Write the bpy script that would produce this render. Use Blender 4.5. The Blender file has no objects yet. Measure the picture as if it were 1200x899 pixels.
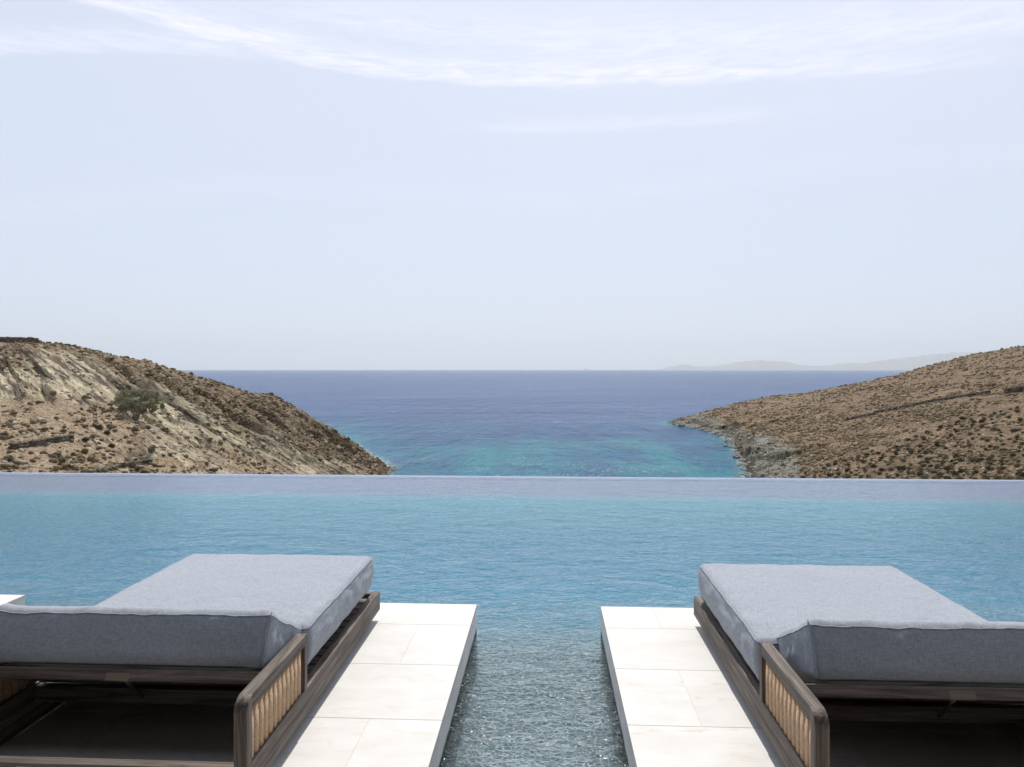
import bpy, bmesh, math, random
import numpy as np
from mathutils import Vector, Matrix, noise as mnoise

R = math.radians
random.seed(7)
rng = np.random.default_rng(7)
scene = bpy.context.scene
COL = scene.collection

# ------------------------------------------------------------------ camera, sky, sun, exposure
YAW = math.atan(41 / 830)
CAMZ = 1.6
cam_data = bpy.data.cameras.new('camera')
cam = bpy.data.objects.new('camera', cam_data)
COL.objects.link(cam)
cam.location = (0, 0, CAMZ)
cam.rotation_euler = (R(90), 0, YAW)
cam_data.sensor_width = 36
cam_data.lens = 830 / 1200 * 36
cam_data.shift_y = -16.5 / 1200
cam_data.clip_start = 0.05
cam_data.clip_end = 200000
scene.camera = cam

SUN_EL = R(57)
SUN_AZ = R(0)
world = bpy.data.worlds.new('World')
scene.world = world
world.use_nodes = True
sun_data = bpy.data.lights.new('sun', 'SUN')
sun = bpy.data.objects.new('sun', sun_data)
COL.objects.link(sun)
sun_data.energy = 3.5
sun_data.angle = R(0.53)
sun_data.color = (1.0, 0.955, 0.89)
sun.rotation_euler = (-(math.pi / 2 - SUN_EL), 0, -SUN_AZ)
scene.view_settings.view_transform = 'Standard'
scene.view_settings.look = 'None'
scene.view_settings.exposure = 0.2
scene.view_settings.gamma = 1
scene.view_settings.use_curve_mapping = False
scene.cycles.max_bounces = 8
scene.cycles.transparent_max_bounces = 12
scene.cycles.volume_bounces = 0
scene.cycles.sample_clamp_indirect = 4.0
scene.cycles.sample_clamp_direct = 8.0


# ------------------------------------------------------------------ node helper
class NT:
    def __init__(s, tree):
        s.t = tree
        s.n = tree.nodes
        s.n.clear()

    def node(s, kind, props=None, **ins):
        nd = s.n.new(kind)
        for k, v in (props or {}).items():
            setattr(nd, k, v)
        for k, v in ins.items():
            s.set(nd, k, v)
        return nd

    def set(s, nd, key, v):
        sock = nd.inputs[int(key[1:])] if key[0] == 'i' and key[1:].isdigit() else nd.inputs[key.replace('_', ' ')]
        if isinstance(v, bpy.types.NodeSocket):
            s.t.links.new(v, sock)
        elif isinstance(v, bpy.types.Node):
            s.t.links.new(v.outputs[0], sock)
        else:
            if sock.type == 'RGBA' and hasattr(v, '__len__') and len(v) == 3:
                v = (*v, 1)
            sock.default_value = v

    def math(s, op, a, b=0.0, c=0.0, clamp=False):
        return s.node('ShaderNodeMath', {'operation': op, 'use_clamp': clamp}, i0=a, i1=b, i2=c).outputs[0]

    def mix(s, f, a, b, mode='MIX'):
        nd = s.n.new('ShaderNodeMix')
        nd.data_type = 'RGBA'
        nd.blend_type = mode
        s.set(nd, 'i0', f)
        for i, v in ((6, a), (7, b)):
            if isinstance(v, (bpy.types.NodeSocket, bpy.types.Node)):
                s.set(nd, 'i%d' % i, v)
            else:
                nd.inputs[i].default_value = (*v, 1) if len(v) == 3 else v
        return nd.outputs[2]

    def ramp(s, f, lo, hi, a=0.0, b=1.0, interp='LINEAR'):
        return s.node('ShaderNodeMapRange', {'interpolation_type': interp}, i0=f, i1=lo, i2=hi, i3=a, i4=b).outputs[0]

    def noise(s, vec, scale, detail=4, rough=0.55, dist=0.0, col=False):
        nd = s.node('ShaderNodeTexNoise', None, Vector=vec, Scale=scale, Detail=detail, Roughness=rough, Distortion=dist)
        return nd.outputs[1 if col else 0]

    def mapping(s, vec, scale=(1, 1, 1), rot=(0, 0, 0), loc=(0, 0, 0)):
        nd = s.n.new('ShaderNodeMapping')
        s.set(nd, 'Vector', vec)
        nd.inputs['Scale'].default_value = scale
        nd.inputs['Rotation'].default_value = rot
        nd.inputs['Location'].default_value = loc
        return nd.outputs[0]

    def bump(s, h, strength=0.5, dist=0.01, normal=None):
        nd = s.node('ShaderNodeBump', None, Height=h, Strength=strength, Distance=dist)
        if normal is not None:
            s.set(nd, 'Normal', normal)
        return nd.outputs[0]


def material(name):
    m = bpy.data.materials.new(name)
    m.use_nodes = True
    return m, NT(m.node_tree)


def finish(nt, color, rough=0.6, normal=None, spec=0.5, extra=None):
    p = nt.node('ShaderNodeBsdfPrincipled', None)
    nt.set(p, 'Base Color', color)
    nt.set(p, 'Roughness', rough)
    nt.set(p, 'Specular IOR Level', spec)
    if normal is not None:
        nt.set(p, 'Normal', normal)
    for k, v in (extra or {}).items():
        nt.set(p, k, v)
    o = nt.node('ShaderNodeOutputMaterial', None)
    nt.t.links.new(p.outputs[0], o.inputs[0])
    return p


# ------------------------------------------------------------------ sky with thin cirrus
def build_world():
    nt = NT(world.node_tree)
    sky = nt.node('ShaderNodeTexSky', {'sky_type': 'NISHITA', 'sun_disc': False, 'sun_elevation': SUN_EL,
                                      'sun_rotation': SUN_AZ, 'air_density': 1.0, 'dust_density': 1.6,
                                      'ozone_density': 1.0, 'altitude': 30})
    tc = nt.node('ShaderNodeTexCoord')
    d = nt.node('ShaderNodeSeparateXYZ', None, Vector=tc.outputs['Generated'])
    az = nt.math('ARCTAN2', d.outputs[0], d.outputs[1])
    el = nt.math('ARCSINE', d.outputs[2])
    ae = nt.node('ShaderNodeCombineXYZ', None, X=az, Y=el).outputs[0]
    wob = nt.noise(nt.mapping(ae, (3.0, 7.0, 1)), 1.0, 5, 0.55)
    wob2 = nt.noise(nt.mapping(ae, (9.0, 46.0, 1), (0, 0, R(6))), 1.0, 6, 0.6, 0.6)
    fine = nt.noise(nt.mapping(ae, (16.0, 130.0, 1), (0, 0, R(5))), 1.0, 6, 0.65, 0.8)

    def ang(x, y):
        a = math.atan((x - 641) / 830)
        e = math.atan((433 - y) / math.hypot(830, x - 641))
        return a, e

    def band(pts, below, above, amt, wa=0.03, lo=None, hi=None):
        fc = nt.n.new('ShaderNodeFloatCurve')
        cv = fc.mapping.curves[0]
        P = [ang(*p) for p in pts]
        A0, A1 = -0.8, 0.8
        xs = [(a - A0) / (A1 - A0) for a, e in P]
        ys = [e for a, e in P]
        cv.points[0].location = (xs[0], ys[0])
        cv.points[1].location = (xs[-1], ys[-1])
        for x, y in zip(xs[1:-1], ys[1:-1]):
            cv.points.new(x, y)
        fc.mapping.update()
        nt.set(fc, 'Value', nt.ramp(az, A0, A1, 0, 1))
        dist = nt.math('SUBTRACT', el, fc.outputs[0])
        dist = nt.math('ADD', dist, nt.math('MULTIPLY', nt.math('SUBTRACT', wob2, 0.5), wa))
        up = nt.ramp(dist, 0, above, 1, 0, 'SMOOTHSTEP')
        dn = nt.ramp(dist, -below, 0, 0, 1, 'SMOOTHSTEP')
        f = nt.math('MULTIPLY', nt.math('MULTIPLY', up, dn), amt)
        if lo is not None:
            f = nt.math('MULTIPLY', f, nt.ramp(az, lo[0], lo[1], 0, 1, 'SMOOTHSTEP'))
        if hi is not None:
            f = nt.math('MULTIPLY', f, nt.ramp(az, hi[0], hi[1], 1, 0, 'SMOOTHSTEP'))
        return f
    b1 = band([(0, -38), (130, 0), (250, 33), (340, 60), (450, 82), (600, 94), (780, 95), (950, 92), (1199, 80)],
              0.010, 0.050, 1.2, 0.022, None, (0.15, 0.75))
    b2 = band([(0, 42), (100, 42), (200, 46), (330, 60), (500, 90), (900, 150), (1199, 160)],
              0.012, 0.035, 0.85, 0.016, None, (-0.5, -0.28))
    b3 = band([(0, 160), (530, 151), (700, 150), (880, 139), (1199, 120)],
              0.014, 0.02, 0.42, 0.01, (-0.2, -0.02), (0.2, 0.42))
    b4 = band([(0, 240), (300, 215), (700, 230), (900, 205), (1199, 185)],
              0.03, 0.03, 0.18, 0.02)
    b5 = band([(0, -80), (200, -30), (420, 22), (640, 48), (850, 52), (1199, 36)], 0.02, 0.05, 0.75, 0.03, (-0.5, -0.25), None)
    b1 = nt.math('ADD', b1, b5)
    veil = nt.math('MULTIPLY', nt.ramp(el, 0.14, 0.48, 0, 0.62, 'SMOOTHSTEP'), nt.ramp(wob, 0.3, 0.7, 0.5, 1.0))
    veil = nt.math('MULTIPLY', veil, nt.ramp(az, -0.35, 0.2, 0.35, 1.0, 'SMOOTHSTEP'))
    s = nt.math('ADD', nt.math('ADD', b1, b2), nt.math('ADD', b3, b4))
    s = nt.math('MULTIPLY', s, nt.ramp(fine, 0.34, 0.66, 0.25, 1.35))
    front = nt.math('GREATER_THAN', d.outputs[1], 0.0)
    s = nt.math('MULTIPLY', nt.math('ADD', s, veil), front)
    s = nt.math('MULTIPLY', s, 0.48, clamp=True)
    haze = nt.mix(0.82, sky.outputs[0], (5.95, 6.5, 7.65))            # a thin even cirrostratus veil
    c = nt.mix(s, haze, (8.1, 8.1, 9.2))
    bg = nt.node('ShaderNodeBackground', None, Color=c, Strength=0.107)
    o = nt.node('ShaderNodeOutputWorld')
    nt.t.links.new(bg.outputs[0], o.inputs[0])


build_world()


# ------------------------------------------------------------------ object helpers
def mesh_obj(name, verts, faces, mat=None, parent=None, smooth=False, loc=(0, 0, 0), mats=None, fmat=None):
    me = bpy.data.meshes.new(name)
    if isinstance(verts, np.ndarray):
        verts = np.asarray(verts, dtype=np.float32)
        faces = np.asarray(faces, dtype=np.int32)
        n, k = faces.shape
        me.vertices.add(len(verts))
        me.vertices.foreach_set('co', verts.ravel())
        me.loops.add(n * k)
        me.loops.foreach_set('vertex_index', faces.ravel())
        me.polygons.add(n)
        me.polygons.foreach_set('loop_start', np.arange(0, n * k, k, dtype=np.int32))
        me.update(calc_edges=True)
    else:
        me.from_pydata([tuple(v) for v in verts], [], faces)
    me.validate()
    if smooth:
        me.polygons.foreach_set('use_smooth', np.ones(len(me.polygons), dtype=bool))
    if mat:
        me.materials.append(mat)
    for m in (mats or []):
        me.materials.append(m)
    if fmat is not None:
        me.polygons.foreach_set('material_index', np.asarray(fmat, dtype=np.int32))
    me.update()
    o = bpy.data.objects.new(name, me)
    COL.objects.link(o)
    o.location = loc
    if parent:
        o.parent = parent
    return o


def empty(name, loc=(0, 0, 0)):
    o = bpy.data.objects.new(name, None)
    o.empty_display_size = 0.2
    COL.objects.link(o)
    o.location = loc
    return o


def tag(o, label=None, cat=None, group=None, kind=None):
    if label: o['label'] = label
    if cat: o['category'] = cat
    if group: o['group'] = group
    if kind: o['kind'] = kind
    return o


class MB:
    """collects bevelled boxes and tubes into one mesh"""
    def __init__(s):
        s.bm = bmesh.new()

    def box(s, x0, x1, y0, y1, z0, z1, bev=0.0, seg=2):
        b = bmesh.new()
        bmesh.ops.create_cube(b, size=1)
        for v in b.verts:
            v.co = Vector(((x0 + x1) / 2 + v.co.x * (x1 - x0), (y0 + y1) / 2 + v.co.y * (y1 - y0), (z0 + z1) / 2 + v.co.z * (z1 - z0)))
        if bev:
            bmesh.ops.bevel(b, geom=b.edges[:], offset=bev, segments=seg, profile=0.5, affect='EDGES')
        s.merge(b)
        return s

    def merge(s, b):
        me = bpy.data.meshes.new('tmp')
        b.to_mesh(me); b.free()
        s.bm.from_mesh(me)
        bpy.data.meshes.remove(me)

    def tube(s, pts, r, n=8, closed=False):
        pts = [Vector(p) for p in pts]
        m = len(pts)
        rings = []
        up = Vector((0, 0, 1))
        for i, p in enumerate(pts):
            a = pts[(i - 1) % m] if (closed or i > 0) else p
            c = pts[(i + 1) % m] if (closed or i < m - 1) else p
            t = (c - a).normalized()
            u = up if abs(t.dot(up)) < 0.95 else Vector((0, 1, 0))
            s1 = t.cross(u).normalized(); s2 = t.cross(s1).normalized()
            rr = r[i] if isinstance(r, (list, tuple)) else r
            rings.append([s.bm.verts.new(p + s1 * math.cos(2 * math.pi * k / n) * rr + s2 * math.sin(2 * math.pi * k / n) * rr) for k in range(n)])
        for i in range(m if closed else m - 1):
            A, B = rings[i], rings[(i + 1) % m]
            for k in range(n):
                s.bm.faces.new((A[k], A[(k + 1) % n], B[(k + 1) % n], B[k]))
        if not closed:
            s.bm.faces.new(rings[0][::-1]); s.bm.faces.new(rings[-1])
        return s

    def prism_x(s, poly, x0, x1, bev=0.0, seg=2):
        """polygon in (y, z) extruded along x"""
        b = bmesh.new()
        A = [b.verts.new((x0, y, z)) for y, z in poly]
        f = b.faces.new(A)
        r = bmesh.ops.extrude_face_region(b, geom=[f])
        for e in r['geom']:
            if isinstance(e, bmesh.types.BMVert): e.co.x = x1
        bmesh.ops.recalc_face_normals(b, faces=b.faces[:])
        if bev:
            bmesh.ops.bevel(b, geom=b.edges[:], offset=bev, segments=seg, profile=0.5, affect='EDGES')
        s.merge(b)
        return s

    def build(s, name, mat, parent=None, smooth=False, loc=(0, 0, 0)):
        bmesh.ops.recalc_face_normals(s.bm, faces=s.bm.faces[:])
        me = bpy.data.meshes.new(name)
        s.bm.to_mesh(me); s.bm.free()
        if smooth:
            for p in me.polygons: p.use_smooth = True
        me.materials.append(mat)
        o = bpy.data.objects.new(name, me)
        COL.objects.link(o)
        o.location = loc
        if parent: o.parent = parent
        return o


def copy_tree(o, parent=None):
    c = o.copy(); COL.objects.link(c)
    c.parent = parent
    for ch in list(o.children):
        copy_tree(ch, c)
    return c


# ------------------------------------------------------------------ numpy noise
def _hash(ix, iy, iz, seed):
    h = (ix.astype(np.int64) * 374761393 + iy.astype(np.int64) * 668265263 + iz.astype(np.int64) * 2147483647 + seed * 1274126177) & 0xFFFFFFFF
    h = ((h ^ (h >> 13)) * 1274126177) & 0xFFFFFFFF
    h = (h ^ (h >> 16)) & 0xFFFFFFFF
    return h / 4294967295.0


def vnoise(x, y, z, seed=0):
    x, y, z = np.broadcast_arrays(x, y, z)
    ix, iy, iz = np.floor(x), np.floor(y), np.floor(z)
    fx, fy, fz = x - ix, y - iy, z - iz
    fx = fx * fx * (3 - 2 * fx); fy = fy * fy * (3 - 2 * fy); fz = fz * fz * (3 - 2 * fz)
    r = 0
    for dx in (0, 1):
        for dy in (0, 1):
            for dz in (0, 1):
                w = (fx if dx else 1 - fx) * (fy if dy else 1 - fy) * (fz if dz else 1 - fz)
                r = r + w * _hash(ix + dx, iy + dy, iz + dz, seed)
    return r


def fbm(x, y, z, octv=4, seed=0, gain=0.5):
    a, s, t = 1.0, 0, 0
    for o in range(octv):
        s = s + a * vnoise(x, y, z, seed + o * 17); t += a
        a *= gain; x = x * 2.03; y = y * 2.03; z = z * 2.03
    return s / t


def sstep(a, b, x):
    t = np.clip((x - a) / (b - a), 0, 1)
    return t * t * (3 - 2 * t)


# ------------------------------------------------------------------ terrain
SEA = -23.4
CY, SY = math.cos(YAW), math.sin(YAW)


def world_of(px, D):
    """direction given as a bearing from the terrace, D metres ahead"""
    u = (px - 600) / 830
    return D * (u * CY - SY), D * (CY + u * SY)


def zline(y, D):
    return CAMZ - (y - 433) / 830 * D


# bearing, base distance, base z, ridge distance, ridge z
def rows():
    L = []
    for px, yb, Db, yr, Dr in [
        (-900, 575, 45, 372, 118), (-500, 575, 48, 380, 120), (-200, 575, 52, 392, 123), (0, 575, 56, 399, 126), (50, 575, 58, 400, 127),
        (90, 575, 60, 405, 130), (130, 575, 62, 415, 134), (170, 575, 65, 422, 138), (210, 575, 69, 435, 142),
        (250, 575, 76, 446, 147), (290, 575, 86, 459, 152), (320, 575, 94, 462, 156), (345, 575, 101, 477, 160),
        (380, 575, 112, 497, 165), (410, 575, 123, 515, 170), (430, 575, 132, 529, 174), (448, 575, 140, 543, 178),
        (458, 577, 144, 548.5, 180)]:
        L.append((px, Db, zline(yb, Db), Dr, zline(yr, Dr)))
    L += [(463, 148, -24.6, 182, -25.2), (475, 150, -27.5, 185, -28), (700, 150, -28.5, 240, -29), (772, 300, -27.5, 335, -27),
          (781, 318, -25, 338, -24.2)]
    for px, ys, yr, Dr in [(788, 496, 492.5, 342), (800, 499, 489, 350), (830, 505, 482, 362), (850, 512, 477, 370),
                           (860, 520, 474, 374), (866, 532, 472, 376), (872, 545, 471, 377), (877, 562, 470, 378)]:
        Ds = 25 * 830 / (ys - 433)
        L.append((px, Ds, SEA - 0.2, Dr, zline(yr, Dr)))
    for px, yb, Db, yr, Dr in [(884, 576, 144, 468.5, 379), (900, 576, 138, 465, 380), (950, 576, 122, 460, 380), (1000, 576, 110, 450, 370), (1050, 576, 100, 440, 360),
                               (1070, 576, 96, 434, 352), (1100, 576, 92, 425, 342), (1150, 576, 84, 413.5, 330),
                               (1200, 576, 78, 405, 320), (1400, 576, 66, 365, 280), (1700, 576, 60, 330, 250), (2100, 576, 56, 300, 230)]:
        L.append((px, Db, zline(yb, Db), Dr, zline(yr, Dr)))
    return np.array(L)


TAB = rows()
pxs = np.concatenate([np.arange(-900, -20, 8), np.arange(-20, 478, 0.8), np.arange(478, 776, 8), np.arange(776, 1220, 0.85), np.arange(1220, 2100, 8)])
NV = 330
tt = np.linspace(0, 1, NV)
Db = np.interp(pxs, TAB[:, 0], TAB[:, 1]); Zb = np.interp(pxs, TAB[:, 0], TAB[:, 2])
Dr = np.interp(pxs, TAB[:, 0], TAB[:, 3]); Zr = np.interp(pxs, TAB[:, 0], TAB[:, 4])
yb_ = (CAMZ - Zb) / Db; yr_ = (CAMZ - Zr) / Dr
S = yb_[:, None] + (yr_ - yb_)[:, None] * tt[None, :]           # slope of the line of sight
IDD = 1 / Db[:, None] + (1 / Dr - 1 / Db)[:, None] * tt[None, :]
DD = 1 / IDD
ZZ = CAMZ - S * DD
# near skirt under the pool and the far side behind the ridge
near_t = np.array([0.0, 0.15, 0.3, 0.5, 0.7, 0.85, 0.95])
Dn = 13 + (Db[:, None] - 13) * near_t[None, :]
Zn = -5.5 + (Zb[:, None] + 5.5) * near_t[None, :] - 1.2 * np.sin(np.pi * near_t)[None, :]
far_t = np.array([0.02, 0.05, 0.1, 0.2, 0.35, 0.6])
Df = Dr[:, None] * (1 + far_t[None, :])
Zf = Zr[:, None] - far_t[None, :] * 0.42 * Dr[:, None] - 6 * far_t[None, :]
Zf = np.maximum(Zf, -32)
wet_c = (sstep(455, 463, pxs) * sstep(900, 884, pxs))[:, None]
Zs = np.where(near_t[None, :] < 0.1, -5.5, np.where(near_t[None, :] < 0.2, -17.0, -29.0))
Zn = Zn * (1 - wet_c) + Zs * wet_c
D_all = np.concatenate([Dn, DD, Df], 1)
Z_all = np.concatenate([Zn, ZZ, Zf], 1)
PX = np.repeat(pxs[:, None], D_all.shape[1], 1)
T_all = np.concatenate([near_t[None, :] * 0 + np.zeros((len(pxs), 1)), np.repeat(tt[None, :], len(pxs), 0), np.ones((len(pxs), len(far_t)))], 1)
X = D_all * ((PX - 600) / 830 * CY - SY)
Y = D_all * (CY + (PX - 600) / 830 * SY)
A = (PX - 600) / 830 * D_all                                     # metres to the right of the view axis
YS = 433 + (CAMZ - Z_all) / D_all * 830
left = sstep(470, 455, PX)
right = sstep(780, 800, PX)
# dip direction of the strata on the left headland: down to the right
th = R(33)
AL = (A + 0.48 * D_all) * 0.9                                     # across the strike of the left headland's strata
sa = AL * math.cos(th) - Z_all * math.sin(th)
sc = AL * math.sin(th) + Z_all * math.cos(th)
bigL = fbm(A / 14, D_all / 20, Z_all / 9, 3, 3) - 0.5
strat = fbm(sa / 11, sc / 1.3 + 0.25 * bigL, D_all / 60, 5, 11, 0.55)
strat2 = fbm(sa / 4.0, sc / 0.45, D_all / 30, 3, 23, 0.5)
lump = fbm(X / 3.0, Y / 4.0, Z_all / 1.5, 4, 31, 0.6)
lump2 = fbm(X / 1.0, Y / 1.6, Z_all / 0.8, 3, 41, 0.6)
bigR = fbm(A / 22, D_all / 40, Z_all / 20, 4, 51) - 0.5


def poly_w(yline, soft):
    return sstep(soft, -soft, YS - yline)                        # 1 above the line


# material zones on the left headland, in bearings
ridge_y = 433 + yr_[:, None] * 0 + 0
RY = np.interp(PX, pxs, 433 + yr_ * 830)
wobz = (fbm(A / 7, Z_all / 2.2, D_all / 12, 4, 61) - 0.5) * 46
top_line = np.interp(PX, [-900, 0, 60, 130, 200, 280, 360, 440, 470], [425, 425, 412, 428, 462, 496, 525, 556, 562])
low_line = np.interp(PX, [-900, 0, 60, 130, 190, 250, 320, 400, 470], [470, 468, 470, 480, 508, 524, 545, 562, 580])
upper = poly_w(top_line + wobz * 0.5, 10) * left                 # brown scrub band below the ridge
soil = sstep(-8, 8, YS - (low_line + wobz * 0.6)) * left         # ochre flat ground at the foot
clus = sstep(0.52, 0.60, fbm(A / 6.0, Z_all / 1.6, D_all / 14, 4, 151, 0.6))
soil = soil * (1 - 0.9 * clus)
rock = np.clip(left * (1 - upper) * (1 - soil), 0, 1)
coastR = sstep(26, -8, PX - np.interp(YS, [470, 495, 520, 545, 562, 580], [800, 830, 900, 935, 930, 925]) + wobz * 0.9) * right
fade = np.clip(np.minimum(T_all / 0.02, 1), 0, 1)
edge_fade = np.where(T_all >= 1, 0.6, 1.0)
cliff = np.clip(np.abs(strat - 0.5) * 3, 0, 1)
steps = np.floor(strat * 9) / 9 + sstep(0.55, 0.95, (strat * 9) % 1) / 9
disp = left * (rock * ((steps - 0.5) * 5.6 + (strat2 - 0.5) * 1.3) + upper * ((steps - 0.5) * 3.6 + (lump - 0.5) * 2.8 + (lump2 - 0.5) * 0.9)
               + soil * ((lump - 0.5) * 2.2 + (lump2 - 0.5) * 1.5) + bigL * 3.0)
stR = fbm((A * 0.97 + Z_all * 0.25) / 16, (Z_all - 0.28 * A) / 1.6, D_all / 30, 4, 71, 0.6)
disp += right * ((bigR * 6.0) + (stR - 0.5) * 2.2 + (lump - 0.5) * 1.5 + coastR * ((steps - 0.5) * 4.5 + (lump2 - 0.5) * 2.2))
def ledges(c, seed, lo=0.42):
    f = c - np.floor(c)
    a = vnoise(sa / 9.0, np.floor(c) * 3.7, D_all / 200, seed)
    f = np.where(f < 0.16, 1 - f / 0.16, (f - 0.16) / 0.84)
    return (1 - f) * sstep(lo, lo + 0.3, a)


warp = (fbm(A / 14, D_all / 90, Z_all / 6, 3, 101, 0.5) - 0.5) * 1.6
led = ledges(sc / 1.55 + warp, 103) * 1.0 + ledges(sc / 0.62 + warp * 1.7 + 5, 107, 0.4) * 0.45
scR = Z_all - 0.22 * (A - 0.45 * D_all)
warpR = (fbm(A / 16, D_all / 30, Z_all / 6, 4, 111, 0.6) - 0.5) * 3.0
fR = scR / 1.9 + warpR
ledR = (1 - (fR - np.floor(fR))) * sstep(0.5, 0.75, vnoise(A / 9.0, np.floor(fR) * 3.1, D_all / 60, 113))
disp += left * (led - 0.35) * (4.0 * rock + 3.0 * upper + 0.6 * soil) + right * ledR * (1.3 + 3.4 * coastR)
shore = np.clip((Z_all - (SEA - 2)) / 4.0, 0.12, 1)
disp = disp * shore * np.where(PX < 478, np.clip(D_all / 120, 0.4, 1.2), 1.0)
near_ridge = sstep(1.0, 0.86, T_all)
disp = disp * (0.28 + 0.72 * near_ridge) - (1 - near_ridge) * 0
Z_fin = Z_all + disp * fade * edge_fade * 0.55
soilR = fbm(A / 2.6, D_all / 9, Z_all / 2.0, 4, 81)
nU, nR = Z_fin.shape
verts = np.stack([X, Y, Z_fin], -1).reshape(-1, 3)
idx = np.arange(nU * nR).reshape(nU, nR)
faces = np.stack([idx[:-1, :-1], idx[1:, :-1], idx[1:, 1:], idx[:-1, 1:]], -1).reshape(-1, 4)


def hill_point(px, y):
    """the point of the ground seen on a bearing at a given height in the view"""
    i = int(np.argmin(np.abs(pxs - px)))
    ys = 433 + (CAMZ - Z_fin[i]) / D_all[i] * 830
    j0 = len(near_t)
    seg = ys[j0:j0 + NV]
    k = j0 + int(np.argmin(np.abs(seg - y)))
    return Vector((X[i, k], Y[i, k], Z_fin[i, k])), D_all[i, k]


def mat_terrain():
    m, nt = material('hillside_ground')
    zone = nt.node('ShaderNodeVertexColor', {'layer_name': 'zone'})
    sep = nt.node('ShaderNodeSeparateColor', None, Color=zone.outputs[0])
    rk, up, sl = sep.outputs[0], sep.outputs[1], sep.outputs[2]
    cr = zone.outputs[1]
    geo = nt.node('ShaderNodeNewGeometry')
    P = geo.outputs['Position']
    # strata aligned coordinates
    PS = nt.mapping(P, rot=(0, 0, -(math.atan(0.48) + YAW)))
    sv = nt.mapping(nt.mapping(PS, rot=(0, -th, 0)), (0.17, 0.045, 1.6))
    s1 = nt.noise(sv, 1.0, 5, 0.58, 0.3)
    s2 = nt.noise(nt.mapping(nt.mapping(PS, rot=(0, -th, 0)), (0.6, 0.2, 4.2)), 1.0, 5, 0.65, 0.4)
    s3 = nt.noise(nt.mapping(nt.mapping(PS, rot=(0, -th, 0)), (0.26, 0.05, 2.8), loc=(3, 5, 9)), 1.0, 4, 0.6, 0.5)
    n1 = nt.noise(P, 0.9, 6, 0.65)
    n2 = nt.noise(P, 3.2, 5, 0.7)
    n3 = nt.noise(P, 0.16, 4, 0.6)
    spots = nt.node('ShaderNodeTexVoronoi', None, Vector=nt.mapping(P, (1, 0.5, 1)), Scale=0.85).outputs[0]
    rockc = nt.mix(nt.ramp(s2, 0.35, 0.65), (0.37, 0.30, 0.195), (0.74, 0.64, 0.455))
    rockc = nt.mix(nt.ramp(s1, 0.54, 0.62), rockc, (0.15, 0.115, 0.08))
    rockc = nt.mix(nt.ramp(s3, 0.57, 0.63), rockc, (0.085, 0.065, 0.045))
    rockc = nt.mix(nt.ramp(n2, 0.58, 0.72), rockc, (0.10, 0.085, 0.05))
    brown = nt.mix(nt.ramp(n2, 0.38, 0.62), (0.062, 0.043, 0.028), (0.33, 0.225, 0.135))
    brown = nt.mix(nt.math('MULTIPLY', nt.ramp(s2, 0.50, 0.62), 0.8), brown, (0.47, 0.38, 0.26))
    soilc = nt.mix(nt.ramp(n1, 0.35, 0.65), (0.37, 0.255, 0.155), (0.58, 0.46, 0.315))
    soilc = nt.mix(nt.ramp(n2, 0.46, 0.60, 0, 0.85), soilc, (0.19, 0.135, 0.08))
    soilc = nt.mix(nt.ramp(s2, 0.57, 0.66, 0, 0.7), soilc, (0.50, 0.44, 0.34))
    # right hillside: tan earth with dark phrygana
    rt = nt.mix(nt.ramp(n1, 0.35, 0.65), (0.31, 0.20, 0.115), (0.60, 0.43, 0.26))
    rt = nt.mix(nt.ramp(n2, 0.42, 0.56, 0, 0.9), rt, (0.075, 0.058, 0.038))
    rt = nt.mix(nt.math('MULTIPLY', nt.ramp(n3, 0.40, 0.60), 0.65), rt, (0.13, 0.092, 0.06))
    coast = nt.mix(nt.ramp(s2, 0.38, 0.64), (0.15, 0.15, 0.12), (0.52, 0.52, 0.44))
    coast = nt.mix(nt.ramp(n2, 0.5, 0.66), coast, (0.09, 0.08, 0.06))
    coast = nt.mix(nt.ramp(n3, 0.45, 0.56, 0, 0.85), coast, (0.10, 0.085, 0.065))
    z = nt.node('ShaderNodeSeparateXYZ', None, Vector=P).outputs[2]
    c = nt.mix(cr, rt, coast)
    c = nt.mix(rk, c, rockc)
    c = nt.mix(up, c, brown)
    c = nt.mix(sl, c, soilc)
    # dark wet rock at the waterline
    wet = nt.ramp(nt.math('ADD', z, nt.math('MULTIPLY', n1, 2.2)), SEA + 1.3, SEA + 3.4, 1, 0)
    c = nt.mix(nt.math('MULTIPLY', wet, 0.85), c, (0.075, 0.065, 0.05))
    h = nt.math('ADD', nt.math('MULTIPLY', s2, 0.9), nt.math('MULTIPLY', n2, 0.7))
    nrm = nt.bump(h, 1.0, 0.75)
    finish(nt, c, 0.9, nrm, 0.15)
    return m


ter = mesh_obj('hillside_terrain', verts, faces, mat_terrain(), smooth=False)
tag(ter, kind='structure')
zc = np.stack([rock, upper, soil, coastR], -1).reshape(-1, 4).astype(np.float32)
att = ter.data.color_attributes.new('zone', 'FLOAT_COLOR', 'POINT')
att.data.foreach_set('color', zc.ravel())


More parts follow.
